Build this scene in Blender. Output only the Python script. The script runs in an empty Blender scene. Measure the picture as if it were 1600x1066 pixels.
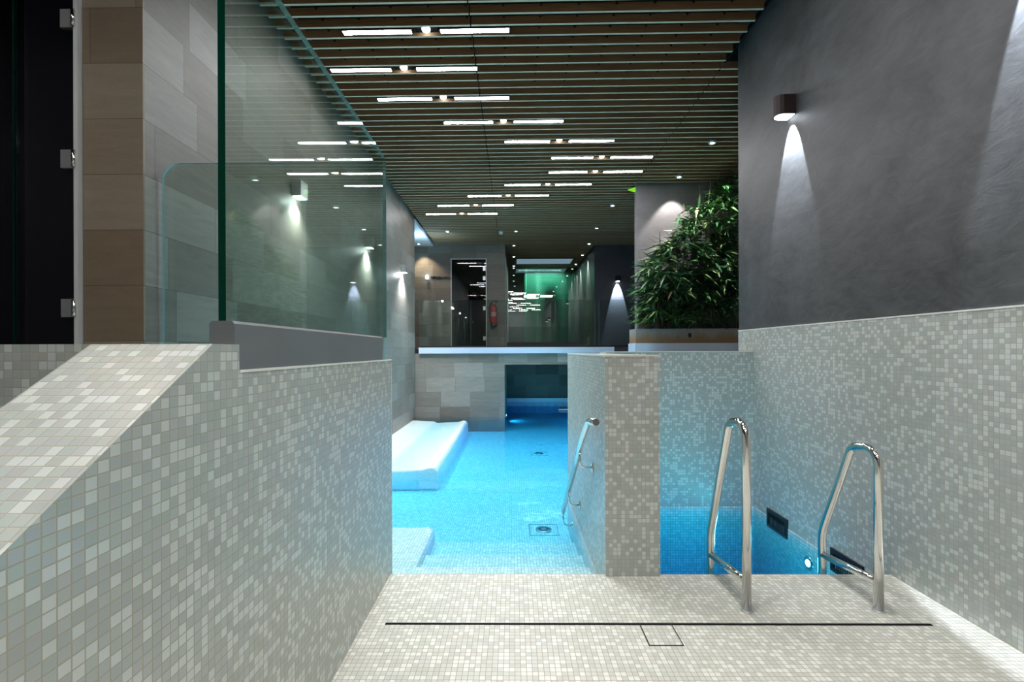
import bpy, math, random
from mathutils import Vector, Matrix
random.seed(7)
S = 0.886            # everything below is laid out with the eye at 1.4 and brought to metres at the end
R = math.radians
sc = bpy.context.scene
C = bpy.data.collections.new('pool_hall'); sc.collection.children.link(C)

# ------------------------------------------------------------------ materials
class NT:
    def __init__(s, name):
        s.mat = bpy.data.materials.new(name); s.mat.use_nodes = True
        s.t = s.mat.node_tree; s.t.nodes.clear()
        s.out = s.t.nodes.new('ShaderNodeOutputMaterial')
    def n(s, kind, **kw):
        nd = s.t.nodes.new(kind)
        for k, v in kw.items(): setattr(nd, k, v)
        return nd
    def put(s, sock, v):
        if isinstance(v, bpy.types.NodeSocket): s.t.links.new(v, sock)
        elif isinstance(v, (tuple, list)):
            sock.default_value = tuple(v) + ((1,) if len(v) == 3 and sock.type == 'RGBA' else ())
        else: sock.default_value = v
    def m(s, op, a, b=0.0, c=0.0, clamp=False):
        nd = s.n('ShaderNodeMath', operation=op); nd.use_clamp = clamp
        s.put(nd.inputs[0], a); s.put(nd.inputs[1], b); s.put(nd.inputs[2], c)
        return nd.outputs[0]
    def mix(s, f, a, b, blend='MIX'):
        nd = s.n('ShaderNodeMix', data_type='RGBA', blend_type=blend)
        s.put(nd.inputs[0], f); s.put(nd.inputs[6], a); s.put(nd.inputs[7], b)
        return nd.outputs[2]
    def comb(s, x, y, z=0.0):
        nd = s.n('ShaderNodeCombineXYZ')
        s.put(nd.inputs[0], x); s.put(nd.inputs[1], y); s.put(nd.inputs[2], z)
        return nd.outputs[0]
    def sep(s, v):
        nd = s.n('ShaderNodeSeparateXYZ'); s.put(nd.inputs[0], v); return nd.outputs
    def noise(s, vec, scale, detail=3.0, rough=0.5, dist=0.0):
        nd = s.n('ShaderNodeTexNoise'); s.put(nd.inputs['Vector'], vec)
        nd.inputs['Scale'].default_value = scale; nd.inputs['Detail'].default_value = detail
        nd.inputs['Roughness'].default_value = rough; nd.inputs['Distortion'].default_value = dist
        return nd.outputs['Fac']
    def white(s, vec):
        nd = s.n('ShaderNodeTexWhiteNoise', noise_dimensions='3D'); s.put(nd.inputs['Vector'], vec)
        return nd.outputs
    def ramp(s, f, stops):
        nd = s.n('ShaderNodeValToRGB'); s.put(nd.inputs[0], f)
        el = nd.color_ramp.elements
        while len(el) < len(stops): el.new(0.5)
        for e, (p, c) in zip(el, stops): e.position = p; e.color = tuple(c) + (1,)
        return nd.outputs[0]
    def vmul(s, v, k):
        nd = s.n('ShaderNodeVectorMath', operation='MULTIPLY'); s.put(nd.inputs[0], v); nd.inputs[1].default_value = k
        return nd.outputs[0]
    def uv(s): return s.n('ShaderNodeTexCoord').outputs['UV']
    def obj(s): return s.n('ShaderNodeTexCoord').outputs['Object']
    def bump(s, h, strength, dist=0.002):
        nd = s.n('ShaderNodeBump'); s.put(nd.inputs['Height'], h)
        nd.inputs['Strength'].default_value = strength; nd.inputs['Distance'].default_value = dist
        return nd.outputs[0]
    def pbr(s, col, rough=0.5, metal=0.0, spec=0.5, normal=None, **kw):
        p = s.n('ShaderNodeBsdfPrincipled')
        s.put(p.inputs['Base Color'], col); s.put(p.inputs['Roughness'], rough)
        s.put(p.inputs['Metallic'], metal); p.inputs['Specular IOR Level'].default_value = spec
        if normal is not None: s.put(p.inputs['Normal'], normal)
        for k, v in kw.items(): s.put(p.inputs[k], v)
        s.t.links.new(p.outputs[0], s.out.inputs[0]); return s.mat

def plain(name, col, rough=0.5, metal=0.0, var=0.12, scale=30, spec=0.5):
    t = NT(name); f = t.noise(t.obj(), scale, 3)
    d = tuple(c * (1 - var) for c in col); e = tuple(min(1, c * (1 + var)) for c in col)
    return t.pbr(t.mix(f, d, e), rough, metal, spec)

def emit(name, col, k):
    t = NT(name); e = t.n('ShaderNodeEmission'); t.put(e.inputs[0], col); e.inputs[1].default_value = k
    t.t.links.new(e.outputs[0], t.out.inputs[0]); return t.mat

def mosaic(name, light, mid, dark, grout, rough=0.3):
    t = NT(name); u, v, _ = t.sep(t.uv()); P = 0.0225
    su, sv = t.m('DIVIDE', u, P), t.m('DIVIDE', v, P)
    cell = t.comb(t.m('FLOOR', su), t.m('FLOOR', sv), 3.0)
    w = t.white(cell)
    base = t.ramp(w[0], [(0.0, dark), (0.25, mid), (0.68, light)])
    base.node.color_ramp.interpolation = 'CONSTANT'
    w2 = t.white(t.comb(t.m('FLOOR', sv), t.m('FLOOR', su), 9.0))
    base = t.mix(0.035, base, w2[1], 'OVERLAY')
    hs = t.n('ShaderNodeHueSaturation'); hs.inputs['Saturation'].default_value = 0.9; t.put(hs.inputs['Color'], base); base = hs.outputs[0]
    g = 0.055
    eu = t.m('ABSOLUTE', t.m('SUBTRACT', t.m('FRACT', su), 0.5)); ev = t.m('ABSOLUTE', t.m('SUBTRACT', t.m('FRACT', sv), 0.5))
    e = t.m('MAXIMUM', eu, ev)
    mask = t.m('MULTIPLY', t.m('SUBTRACT', e, 0.5 - g - 0.02), 25.0, clamp=True)
    stain = t.noise(t.obj(), 1.6, 4)
    gcol = t.mix(stain, grout, tuple(c * k for c, k in zip(grout, (1.0, 0.86, 0.68))))
    col = t.mix(mask, base, gcol)
    dirt = t.noise(t.obj(), 2.3, 5, 0.6)
    col = t.mix(t.m('MULTIPLY', dirt, 0.25), col, (0.45, 0.43, 0.36), 'MULTIPLY')
    nrm = t.bump(t.m('SUBTRACT', 1.0, mask), 0.35, 0.001)
    return t.pbr(col, t.m('ADD', t.m('MULTIPLY', mask, 0.4), rough), 0, 0.5, nrm)

def stone(name, cols, W=0.60, H=0.30, rough=0.5, vein=0.35, du=0.0, dv=0.0):
    t = NT(name); u, v, _ = t.sep(t.uv())
    v = t.m('ADD', v, dv); u = t.m('ADD', u, du)
    row = t.m('FLOOR', t.m('DIVIDE', v, H))
    off = t.m('MULTIPLY', t.white(t.comb(row, 5.0, 1.0))[0], W)
    uu = t.m('DIVIDE', t.m('ADD', u, off), W); colm = t.m('FLOOR', uu)
    w = t.white(t.comb(row, colm, 2.0))
    base = t.ramp(w[0], [(i / (len(cols) - 1), c) for i, c in enumerate(cols)])
    gr = t.noise(t.comb(t.m('MULTIPLY', u, 1.2), t.m('MULTIPLY', v, 7.0), t.m('MULTIPLY', w[0], 40.0)), 2.2, 6, 0.65, 1.2)
    gr = t.m('MULTIPLY', t.m('SUBTRACT', gr, 0.5), 2 * vein)
    fine = t.m('MULTIPLY', t.m('SUBTRACT', t.noise(t.obj(), 120, 2), 0.5), 0.2)
    k = t.m('ADD', t.m('ADD', gr, fine), 1.0)
    vm = t.n('ShaderNodeVectorMath', operation='SCALE'); t.put(vm.inputs[0], base); t.put(vm.inputs['Scale'], k)
    eu = t.m('MULTIPLY', t.m('SUBTRACT', 0.5, t.m('ABSOLUTE', t.m('SUBTRACT', t.m('FRACT', uu), 0.5))), W)
    ev = t.m('MULTIPLY', t.m('SUBTRACT', 0.5, t.m('ABSOLUTE', t.m('SUBTRACT', t.m('FRACT', t.m('DIVIDE', v, H)), 0.5))), H)
    j = t.m('LESS_THAN', t.m('MINIMUM', eu, ev), 0.0013)
    col = t.mix(j, vm.outputs[0], (0.05, 0.045, 0.035))
    return t.pbr(col, rough, 0, 0.4, t.bump(t.m('SUBTRACT', gr, j), 0.25, 0.003))

def plaster(name, a, b, rough=0.55, streak=False):
    t = NT(name); o = t.obj()
    f = t.noise(o, 1.3, 7, 0.62, 0.8); f2 = t.noise(t.vmul(o, (1, 1, 2.2)), 5.0, 6, 0.7, 1.5)
    f = t.m('ADD', t.m('MULTIPLY', f, 0.6), t.m('MULTIPLY', f2, 0.4))
    col = t.ramp(f, [(0.37, a), (0.63, b)])
    return t.pbr(col, t.m('ADD', t.m('MULTIPLY', f2, 0.2), rough - 0.1), 0, 0.5, t.bump(f2, 0.25, 0.006))

def glass(name, tint, f0):
    t = NT(name)
    lw = t.n('ShaderNodeLayerWeight'); lw.inputs[0].default_value = 0.5
    f = t.m('ADD', t.m('MULTIPLY', t.m('POWER', lw.outputs['Facing'], 5.0), 1 - f0), f0)
    tr = t.n('ShaderNodeBsdfTransparent'); t.put(tr.inputs[0], tint)
    gl = t.n('ShaderNodeBsdfAnisotropic'); gl.inputs['Roughness'].default_value = 0.0; t.put(gl.inputs[0], (1, 1, 1))
    mx = t.n('ShaderNodeMixShader'); t.put(mx.inputs[0], f)
    t.t.links.new(tr.outputs[0], mx.inputs[1]); t.t.links.new(gl.outputs[0], mx.inputs[2])
    t.t.links.new(mx.outputs[0], t.out.inputs[0]); return t.mat

def water(name, dens, colr, rip=0.05):
    t = NT(name)
    lw = t.n('ShaderNodeLayerWeight'); lw.inputs[0].default_value = 0.5
    o = t.obj()
    h = t.m('ADD', t.noise(o, 2.2, 2, 0.5, 0.4), t.m('MULTIPLY', t.noise(o, 9, 2), 0.25))
    nb = t.bump(h, rip, 0.05); t.put(lw.inputs['Normal'], nb)
    f = t.m('ADD', t.m('MULTIPLY', t.m('POWER', lw.outputs['Facing'], 5.0), 0.75), 0.02)
    tr = t.n('ShaderNodeBsdfTransparent')
    gl = t.n('ShaderNodeBsdfAnisotropic'); gl.inputs['Roughness'].default_value = 0.02; t.put(gl.inputs['Normal'], nb)
    mx = t.n('ShaderNodeMixShader'); t.put(mx.inputs[0], f)
    t.t.links.new(tr.outputs[0], mx.inputs[1]); t.t.links.new(gl.outputs[0], mx.inputs[2])
    t.t.links.new(mx.outputs[0], t.out.inputs[0])
    va = t.n('ShaderNodeVolumeAbsorption'); t.put(va.inputs[0], colr); va.inputs[1].default_value = dens
    t.t.links.new(va.outputs[0], t.out.inputs['Volume']); return t.mat

def wood(name):
    t = NT(name); o = t.obj()
    n1 = t.noise(t.vmul(o, (1.2, 30, 30)), 3.0, 5, 0.6, 0.5); n2 = t.noise(t.vmul(o, (0.25, 7.0, 0.2)), 1.0, 1)
    f = t.m('ADD', t.m('MULTIPLY', n1, 0.6), t.m('MULTIPLY', n2, 0.4))
    return t.pbr(t.ramp(f, [(0.3, (0.19, 0.10, 0.05)), (0.5, (0.30, 0.18, 0.09)), (0.7, (0.42, 0.27, 0.155))]), 0.55, 0, 0.35)

def leafmat(name):
    t = NT(name); g = t.n('ShaderNodeNewGeometry').outputs['Random Per Island']
    col = t.ramp(g, [(0.0, (0.008, 0.05, 0.018)), (0.45, (0.03, 0.105, 0.035)), (0.8, (0.10, 0.21, 0.07)), (0.95, (0.16, 0.26, 0.09)), (1.0, (0.42, 0.36, 0.22))])
    return t.pbr(col, 0.4, 0, 0.5)

M = {}
M['mosaic'] = mosaic('mosaic_tile', (0.60, 0.66, 0.63), (0.44, 0.49, 0.465), (0.41, 0.455, 0.435), (0.42, 0.44, 0.40))
M['mosaic_floor'] = mosaic('floor_mosaic', (0.80, 0.81, 0.75), (0.645, 0.66, 0.60), (0.59, 0.605, 0.55), (0.42, 0.41, 0.35), 0.35)
M['mosaic_pool'] = mosaic('pool_mosaic', (0.88, 0.92, 0.92), (0.72, 0.79, 0.79), (0.64, 0.71, 0.71), (0.36, 0.42, 0.42), 0.4)
M['stone'] = stone('stone_tile', [(0.145, 0.127, 0.104), (0.175, 0.161, 0.138), (0.198, 0.184, 0.16), (0.24, 0.226, 0.20)])
M['stone_dark'] = stone('stone_tile_dark', [(0.06, 0.05, 0.042), (0.10, 0.085, 0.07), (0.14, 0.12, 0.10)], dv=0.1)
M['stone_warm_lit'] = stone('stone_tile_warm_lit', [(0.15, 0.115, 0.075), (0.19, 0.15, 0.105), (0.23, 0.195, 0.145)], W=3.0, vein=0.2)  # same stone; the warm lamplight is put into a browner colour
M['plaster'] = plaster('dark_plaster', (0.034, 0.036, 0.038), (0.098, 0.103, 0.107), 0.5)
M['plaster_blue'] = plaster('blue_grey_plaster', (0.05, 0.055, 0.075), (0.08, 0.088, 0.11))
M['plaster_mid'] = plaster('grey_plaster', (0.15, 0.145, 0.155), (0.22, 0.21, 0.22))
M['plinth'] = plain('plinth_paint', (0.145, 0.158, 0.165), 0.6, 0, 0.12, 5)
M['white'] = plain('white_render', (0.78, 0.82, 0.86), 0.6, 0, 0.05, 4)
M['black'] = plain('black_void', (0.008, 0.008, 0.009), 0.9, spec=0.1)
M['black_metal'] = plain('black_metal', (0.02, 0.018, 0.02), 0.35, 0.3)
M['brown_metal'] = plain('dark_bronze', (0.035, 0.022, 0.022), 0.4, 0.4)
M['steel'] = plain('polished_steel', (0.78, 0.77, 0.74), 0.12, 1.0, 0.04, 8)
M['satin'] = plain('satin_steel', (0.6, 0.62, 0.63), 0.3, 0.8, 0.05)
M['frame'] = plain('pale_frame', (0.55, 0.58, 0.58), 0.4, 0, 0.06, 9)
M['bead'] = plain('grout_bead', (0.74, 0.74, 0.68), 0.7, 0, 0.1, 30)
M['bench'] = mosaic('bench_mosaic', (0.88, 0.91, 0.91), (0.84, 0.88, 0.88), (0.80, 0.85, 0.85), (0.66, 0.70, 0.70), 0.4)
M['ledge'] = plain('ledge_paint', (0.42, 0.50, 0.60), 0.6, 0, 0.06, 4)
M['wood'] = wood('slat_wood')
M['slat_lit_edge'] = plain('slat_underside_lit', (0.54, 0.50, 0.37), 0.5, 0, 0.15, 12)  # slat undersides: light coming up from below is put into a paler colour
M['tube'] = emit('tube_glow', (1.0, 0.96, 0.98), 70)
M['spot'] = emit('spot_glow', (0.9, 0.97, 1.0), 14)
M['lens'] = emit('wall_lamp_glow', (0.85, 0.93, 1.0), 9)
M['uw'] = emit('underwater_glow', (0.85, 0.97, 1.0), 14)
M['skylight'] = emit('skylight_glow', (0.36, 0.55, 0.68), 0.42)
M['exit'] = emit('exit_glow', (0.25, 0.75, 0.03), 0.9)
M['edge'] = plain('glass_edge', (0.0, 0.035, 0.02), 0.1, 0, 0.3, 6)
M['edge_lit'] = plain('glass_edge_lit', (0.22, 0.42, 0.42), 0.08, 0.2, 0.3, 20)  # pale copy of the glass edge, the light it catches put into the colour
M['glass'] = glass('screen_glass', (0.84, 0.89, 0.86), 0.06)
M['glass_b'] = glass('balustrade_glass', (0.82, 0.90, 0.87), 0.06)
M['glass_mirror'] = glass('partition_glass', (0.60, 0.80, 0.74), 0.30)
M['glass_dark'] = glass('door_glass', (0.55, 0.57, 0.60), 0.05)
M['dark_panel'] = plain('dark_panel', (0.055, 0.050, 0.062), 0.5, 0, 0.5, 160)
M['red'] = plain('red_enamel', (0.42, 0.012, 0.015), 0.3, 0, 0.05)
M['label'] = plain('pale_label', (0.50, 0.24, 0.24), 0.5, 0, 0.2, 60)
M['rubber'] = plain('black_rubber', (0.012, 0.012, 0.012), 0.6)
M['leaf'] = leafmat('bamboo_leaf')
M['cane'] = plain('bamboo_cane', (0.14, 0.14, 0.05), 0.5, 0, 0.4, 20)
M['water'] = water('pool_water', 1.9, (0.12, 0.82, 0.99), 0.09)
M['water_plunge'] = water('plunge_water', 4.2, (0.0, 0.835, 0.905), 0.04)

def planter_mat():
    t = NT('stained_render'); o = t.obj(); x, y, z = t.sep(o)
    f = t.noise(t.vmul(o, (1.0, 1.0, 0.25)), 9, 6, 0.7)
    h = t.m('DIVIDE', t.m('SUBTRACT', 0.25 * S, z), 0.25 * S)
    k = t.m('MULTIPLY', t.m('SUBTRACT', t.m('ADD', t.m('MULTIPLY', h, 0.8), f), 0.66), 2.5, clamp=True)
    return t.pbr(t.mix(k, (0.24, 0.235, 0.23), (0.22, 0.13, 0.07)), 0.7)
M['planter'] = planter_mat()

def picture_mat():
    t = NT('green_picture'); u, v, _ = t.sep(t.uv())
    x = t.m('SUBTRACT', u, 20 + 1.42 * S); z = t.m('SUBTRACT', v, 20)
    sw = t.noise(t.comb(t.m('MULTIPLY', u, 3.0), t.m('MULTIPLY', v, 0.8)), 1.6, 4, 0.6, 1.5)
    x = t.m('ADD', x, t.m('MULTIPLY', t.m('SUBTRACT', sw, 0.5), 0.35))
    w = t.m('ADD', 0.24, t.m('MULTIPLY', t.m('SUBTRACT', z, 3.1), -0.06))
    body = t.m('SUBTRACT', 1.0, t.m('SMOOTHSTEP' if False else 'DIVIDE', t.m('ABSOLUTE', x), w), clamp=True)
    top = t.m('MULTIPLY', t.m('SUBTRACT', 4.05 * S, z), 2.5, clamp=True)
    bot = t.m('MULTIPLY', t.m('SUBTRACT', z, 1.6 * S), 1.2, clamp=True)
    d = t.m('MULTIPLY', t.m('MULTIPLY', t.m('MULTIPLY', body, 2.4, clamp=True), top), bot)
    veil = t.m('MULTIPLY', t.m('SUBTRACT', 1.0, t.m('MULTIPLY', t.m('ABSOLUTE', t.m('SUBTRACT', t.m('ABSOLUTE', x), 0.42)), 7.0), clamp=True), 0.4)
    g = t.mix(t.noise(t.comb(u, v), 1.2, 3), (0.03, 0.19, 0.13), (0.12, 0.42, 0.30))
    g = t.mix(veil, g, (0.45, 0.75, 0.62))
    return t.pbr(t.mix(d, g, (0.008, 0.018, 0.02)), 0.25)
M['picture'] = picture_mat()

# ------------------------------------------------------------------ mesh building
class MB:
    def __init__(s): s.v, s.f, s.mi, s.sm = [], [], [], []
    def face(s, idx, mi=0, sm=False): s.f.append(tuple(idx)); s.mi.append(mi); s.sm.append(sm)
    def box(s, x0, x1, y0, y1, z0, z1, mi=0, skew=0.0, edge=None, flat=None):
        b = len(s.v)
        for x in (x0, x1):
            for y in (y0, y1):
                for z in (z0, z1): s.v.append((x, y - skew * x, z))
        for q, ax in (((0,1,3,2),'x'), ((4,6,7,5),'x'), ((0,4,5,1),'y'), ((2,3,7,6),'y'), ((0,2,6,4),'z'), ((1,5,7,3),'z')):
            s.face([b + i for i in q], edge if (edge is not None and ax != flat) else mi)
        return s
    def prism(s, poly, axis, a, b, mi=0, side=None, sm=False):
        """poly: 2-D outline, extruded along axis from a to b"""
        def P(p, w):
            return {'x': (w, p[0], p[1]), 'y': (p[0], w, p[1]), 'z': (p[0], p[1], w)}[axis]
        n = len(poly); k = len(s.v)
        s.v += [P(p, a) for p in poly] + [P(p, b) for p in poly]
        area = sum(poly[i][0]*poly[(i+1)%n][1]-poly[(i+1)%n][0]*poly[i][1] for i in range(n))
        flip = (area > 0) ^ (axis == 'y')
        A = list(range(k, k + n)); B = list(range(k + n, k + 2 * n))
        s.face(A[::-1] if flip else A, mi); s.face(B if flip else B[::-1], mi)
        for i in range(n):
            j = (i + 1) % n
            q = (A[i], A[j], B[j], B[i]) if flip else (A[j], A[i], B[i], B[j])
            s.face(q, mi if side is None else side, sm)
        return s
    def tube(s, pts, r, seg=14, mi=0, caps=True):
        pts = [Vector(p) for p in pts]; rings = []
        up = None
        for i, p in enumerate(pts):
            d = (pts[min(i+1, len(pts)-1)] - pts[max(i-1, 0)]).normalized()
            if up is None:
                up = Vector((1, 0, 0)) if abs(d.x) < 0.8 else Vector((0, 0, 1))
            sdv = d.cross(up).normalized(); up = sdv.cross(d).normalized()
            rr = r[i] if isinstance(r, (list, tuple)) else r
            ring = []
            for k in range(seg):
                a = 2 * math.pi * k / seg
                s.v.append(tuple(p + rr * (math.cos(a) * sdv + math.sin(a) * up))); ring.append(len(s.v) - 1)
            rings.append(ring)
        for A, B in zip(rings, rings[1:]):
            for k in range(seg):
                j = (k + 1) % seg; s.face((A[k], A[j], B[j], B[k]), mi, True)
        if caps: s.face(rings[0][::-1], mi); s.face(rings[-1], mi)
        return s
    def lathe(s, prof, c=(0, 0, 0), seg=24, mi=0, axis='z'):
        rings = []
        for r, h in prof:
            ring = []
            for k in range(seg):
                a = 2 * math.pi * k / seg; q = (r * math.cos(a), r * math.sin(a), h)
                if axis == 'x': q = (q[2], q[0], q[1])
                s.v.append((c[0] + q[0], c[1] + q[1], c[2] + q[2])); ring.append(len(s.v) - 1)
            rings.append(ring)
        for A, B in zip(rings, rings[1:]):
            for k in range(seg):
                j = (k + 1) % seg; s.face((A[k], A[j], B[j], B[k]), mi, True)
        s.face(rings[0][::-1], mi); s.face(rings[-1], mi)
        return s
    def build(s, name, mats, parent=None, loc=(0, 0, 0), bevel=0.0):
        me = bpy.data.meshes.new(name); me.from_pydata(s.v, [], s.f); me.validate(clean_customdata=False)
        for m_ in (mats if isinstance(mats, (list, tuple)) else [mats]): me.materials.append(m_)
        for p, i, q in zip(me.polygons, s.mi, s.sm): p.material_index = i; p.use_smooth = q
        uv = me.uv_layers.new(name='UVMap').data
        for p in me.polygons:
            n = p.normal; ax = max(range(3), key=lambda i: abs(n[i]))
            for li in p.loop_indices:
                c = me.vertices[me.loops[li].vertex_index].co
                if abs(n.z) > 0.3 and abs(n.z) >= abs(n.x): q = (c.x, c.y / max(0.3, abs(n.z)) if abs(n.z) < 0.98 else c.y)
                elif ax == 0: q = (c.y, c.z)
                else: q = (c.x, c.z)
                uv[li].uv = (q[0] * S + 20.0, q[1] * S + 20.0 + 1e-4)
        o = bpy.data.objects.new(name, me); C.objects.link(o); o.location = loc
        if parent: o.parent = parent
        if bevel:
            b = o.modifiers.new('bevel', 'BEVEL'); b.width = bevel * S; b.segments = 2; b.limit_method = 'ANGLE'
        return o

def fillet(pts, rad, n=8):
    pts = [Vector(p) for p in pts]; out = [pts[0]]
    for i in range(1, len(pts) - 1):
        r = rad[i-1] if isinstance(rad, (list, tuple)) else rad
        a, p, b = pts[i-1], pts[i], pts[i+1]
        d1, d2 = (a - p).normalized(), (b - p).normalized(); ang = d1.angle(d2)
        t = min(r / math.tan(ang / 2), 0.48 * (a-p).length, 0.48 * (b-p).length); rr = t * math.tan(ang / 2)
        ctr = p + (d1 + d2).normalized() * (rr / math.sin(ang / 2))
        s0, s1 = (p + d1 * t) - ctr, (p + d2 * t) - ctr
        for k in range(n + 1):
            th = s0.angle(s1); f = k / n
            out.append(ctr + (s0 * math.sin((1 - f) * th) + s1 * math.sin(f * th)) / math.sin(th) if th > 1e-3 else ctr + s0)
    out.append(pts[-1]); return out

def tag(o, label, cat, group=None, kind=None):
    o['label'] = label; o['category'] = cat
    if group: o['group'] = group
    o['kind'] = kind or 'thing'
    return o
def thing(name, label, cat, loc=(0, 0, 0), group=None, rz=0.0):
    o = bpy.data.objects.new(name, None); C.objects.link(o); o.location = loc; o.rotation_euler = (0, 0, rz)
    o.empty_display_size = 0.1
    return tag(o, label, cat, group)
def struct(o, label=None):
    o['kind'] = 'structure'
    if label: o['label'] = label
    return o
def dup(root, loc, label=None, rz=None):
    r = root.copy(); C.objects.link(r); r.location = loc
    if rz is not None: r.rotation_euler = (0, 0, rz)
    if label: r['label'] = label
    for ch in list(root.children):
        c = ch.copy(); C.objects.link(c); c.parent = r
        for g in list(ch.children):
            d = g.copy(); C.objects.link(d); d.parent = c
    return r
def light(name, kind, loc, energy, col, rot=(0, 0, 0), parent=None, **kw):
    L = bpy.data.lights.new(name, kind); L.energy = energy; L.color = col
    for k, v in kw.items(): setattr(L, k, v)
    o = bpy.data.objects.new(name, L); C.objects.link(o); o.location = loc; o.rotation_euler = rot
    if parent: o.parent = parent
    return o

WL = -0.13           # water level
PF = -0.46           # pool floor
ZC = 4.42            # underside of the slats
LX, RX = -2.25, 2.34

# ------------------------------------------------------------------ setting
struct(MB().box(-0.775, RX, -2.6, 2.85, -1.5, 0.0).build('floor', M['mosaic_floor']), 'pale mosaic deck floor in front of the pools')
struct(MB().box(-4.4, -0.775, -2.6, 2.85, -1.5, 0.0).build('floor_side', M['mosaic_floor']))
struct(MB().box(RX, RX + 0.4, -2.6, 4.75, -1.5, 1.60).build('wall_right', M['mosaic']), 'mosaic lower half of the right wall')
struct(MB().box(RX + 0.006, RX + 0.4, -2.6, 4.75, 1.60, 4.9).build('wall_right_upper', M['plaster']), 'dark grey plaster upper half of the right wall')
# sloping parapet and mosaic wall on the left
struct(MB().prism([(-0.9, 0.0), (1.281, 0.0), (1.281, 1.42), (1.167, 1.42), (-0.9, 0.035)], 'x', -1.092, -0.775).build('wall_left_parapet', M['mosaic']), 'sloping mosaic parapet beside the deck')
struct(MB().box(-1.0, -0.775, 1.281, 2.885, -0.6, 1.345).build('wall_left_near', M['mosaic']), 'mosaic wall left of the deck')
struct(MB().box(-4.4, -1.092, 1.30, 1.45, 0, 1.423).build('wall_left_return', M['mosaic']))
struct(MB().box(-1.092, -0.775 - 0.07, 1.281, 1.45, 0, 1.42).build('wall_left_corner', M['mosaic']))
pl = MB()
pl.prism([(-0.848, 1.34), (-0.777, 1.34), (-0.777, 1.478), (-0.784, 1.486), (-0.841, 1.486), (-0.848, 1.478)], 'y', 1.262, 2.70)
struct(pl.build('trim_1', M['plinth']), 'low grey plinth that carries the tall glass screen')
# left stone wall, its end faces the camera
wl = MB().box(-2.62, LX, 2.76, 10.40, -0.7, 4.9)
struct(wl.build('wall_left', M['stone']), 'long wall of grey stone tiles on the left')
struct(MB().box(-2.62, LX + 0.0005, 2.752, 2.765, 0, 4.9).build('wall_left_end', M['stone_warm_lit']), 'stone tiled end of the left wall, coloured as in warm light')
struct(MB().box(-4.4, -4.3, -2.6, 4.6, 0, 4.9).build('wall_far_left', M['dark_panel']))
struct(MB().box(-4.4, -2.62, 4.5, 4.6, 0, 4.9).build('wall_behind_door', M['dark_panel']))
struct(MB().box(-4.4, 2.8, -2.7, -2.6, 0, 4.9).build('wall_behind', M['plaster_mid']))

# divider pier and the wall behind the plunge pool
struct(MB().box(0.567, 0.904, 2.82, 4.75, -1.5, 1.368).build('wall_divider', M['mosaic']), 'mosaic pier between the two pools')
struct(MB().box(0.904, RX, 4.46, 4.75, -1.5, 1.385).build('wall_plunge', M['mosaic']), 'mosaic wall behind the plunge pool')
struct(MB().box(0.904, RX, 2.85, 4.46, -1.6, -1.35).build('floor_plunge', M['mosaic_pool']))

# pool basin
struct(MB().box(-2.3, 0.6, 2.85, 4.75, -0.8, PF).box(-2.3, RX + 0.3, 4.75, 10.5, -0.8, PF).build('floor_pool', M['mosaic_pool']), 'mosaic bottom of the main pool')
struct(MB().box(-0.25, RX + 0.3, 10.5, 13.7, -1.2, PF).build('floor_channel', M['mosaic_pool']))
struct(MB().prism([(2.85, -0.22), (3.40, -0.22), (3.40, -0.30), (3.78, -0.30), (3.78, -0.38), (4.22, -0.38), (4.22, -0.47), (2.85, -0.47)], 'x', -0.73, 0.567).build('floor_steps', M['mosaic_pool']), 'submerged mosaic steps down into the pool')
b = MB().box(LX, -0.73, 2.89, 4.25, PF, -0.235)
struct(b.build('floor_ledge', M['mosaic_pool'], bevel=0.05), 'submerged mosaic ledge left of the steps')
struct(MB().box(RX, RX + 0.3, 4.75, 13.7, -1.2, 1.30).build('wall_pool_right', M['mosaic']))
# pale mosaic lining below the waterline
struct(MB().box(0.904, RX, 4.455, 4.46, -1.35, WL).build('trim_5', M['mosaic_pool']))
struct(MB().box(RX - 0.005, RX, 2.85, 4.455, -1.35, WL).build('trim_6', M['mosaic_pool']))
struct(MB().box(0.562, 0.567, 2.85, 4.75, PF, WL).build('trim_7', M['mosaic_pool']))
# pale grout beads along the wall tops
struct(MB().box(-0.785, -0.773, 1.281, 2.887, 1.340, 1.348).build('trim_8', M['bead']))
struct(MB().box(RX - 0.003, RX + 0.01, -2.6, 4.752, 1.594, 1.603).build('trim_9', M['bead']))
bd = MB(); bd.box(0.565, 0.577, 2.817, 4.752, 1.361, 1.371); bd.box(0.577, 0.906, 2.817, 2.829, 1.361, 1.371); bd.box(0.906, RX, 4.457, 4.466, 1.380, 1.388)
struct(bd.build('trim_10', M['bead']))
struct(MB().box(-0.777, -0.7735, 2.884, 2.889, -0.1, 1.34).build('trim_11', M['bead']))
# reclining bench in the water
bp = [(LX + 0.002, PF), (LX + 0.002, -0.142), (-1.76, -0.165), (-1.70, -0.20), (-1.22, -0.178), (-1.12, -0.148), (-1.05, -0.152), (-1.015, -0.20), (-1.00, PF)]
bench = MB().prism(bp, 'y', 6.05, 10.1)
bench = tag(bench.build('pool_bench', M['bench'], bevel=0.02), 'long pale mosaic reclining bench just under the water beside the left wall', 'bench')

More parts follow.
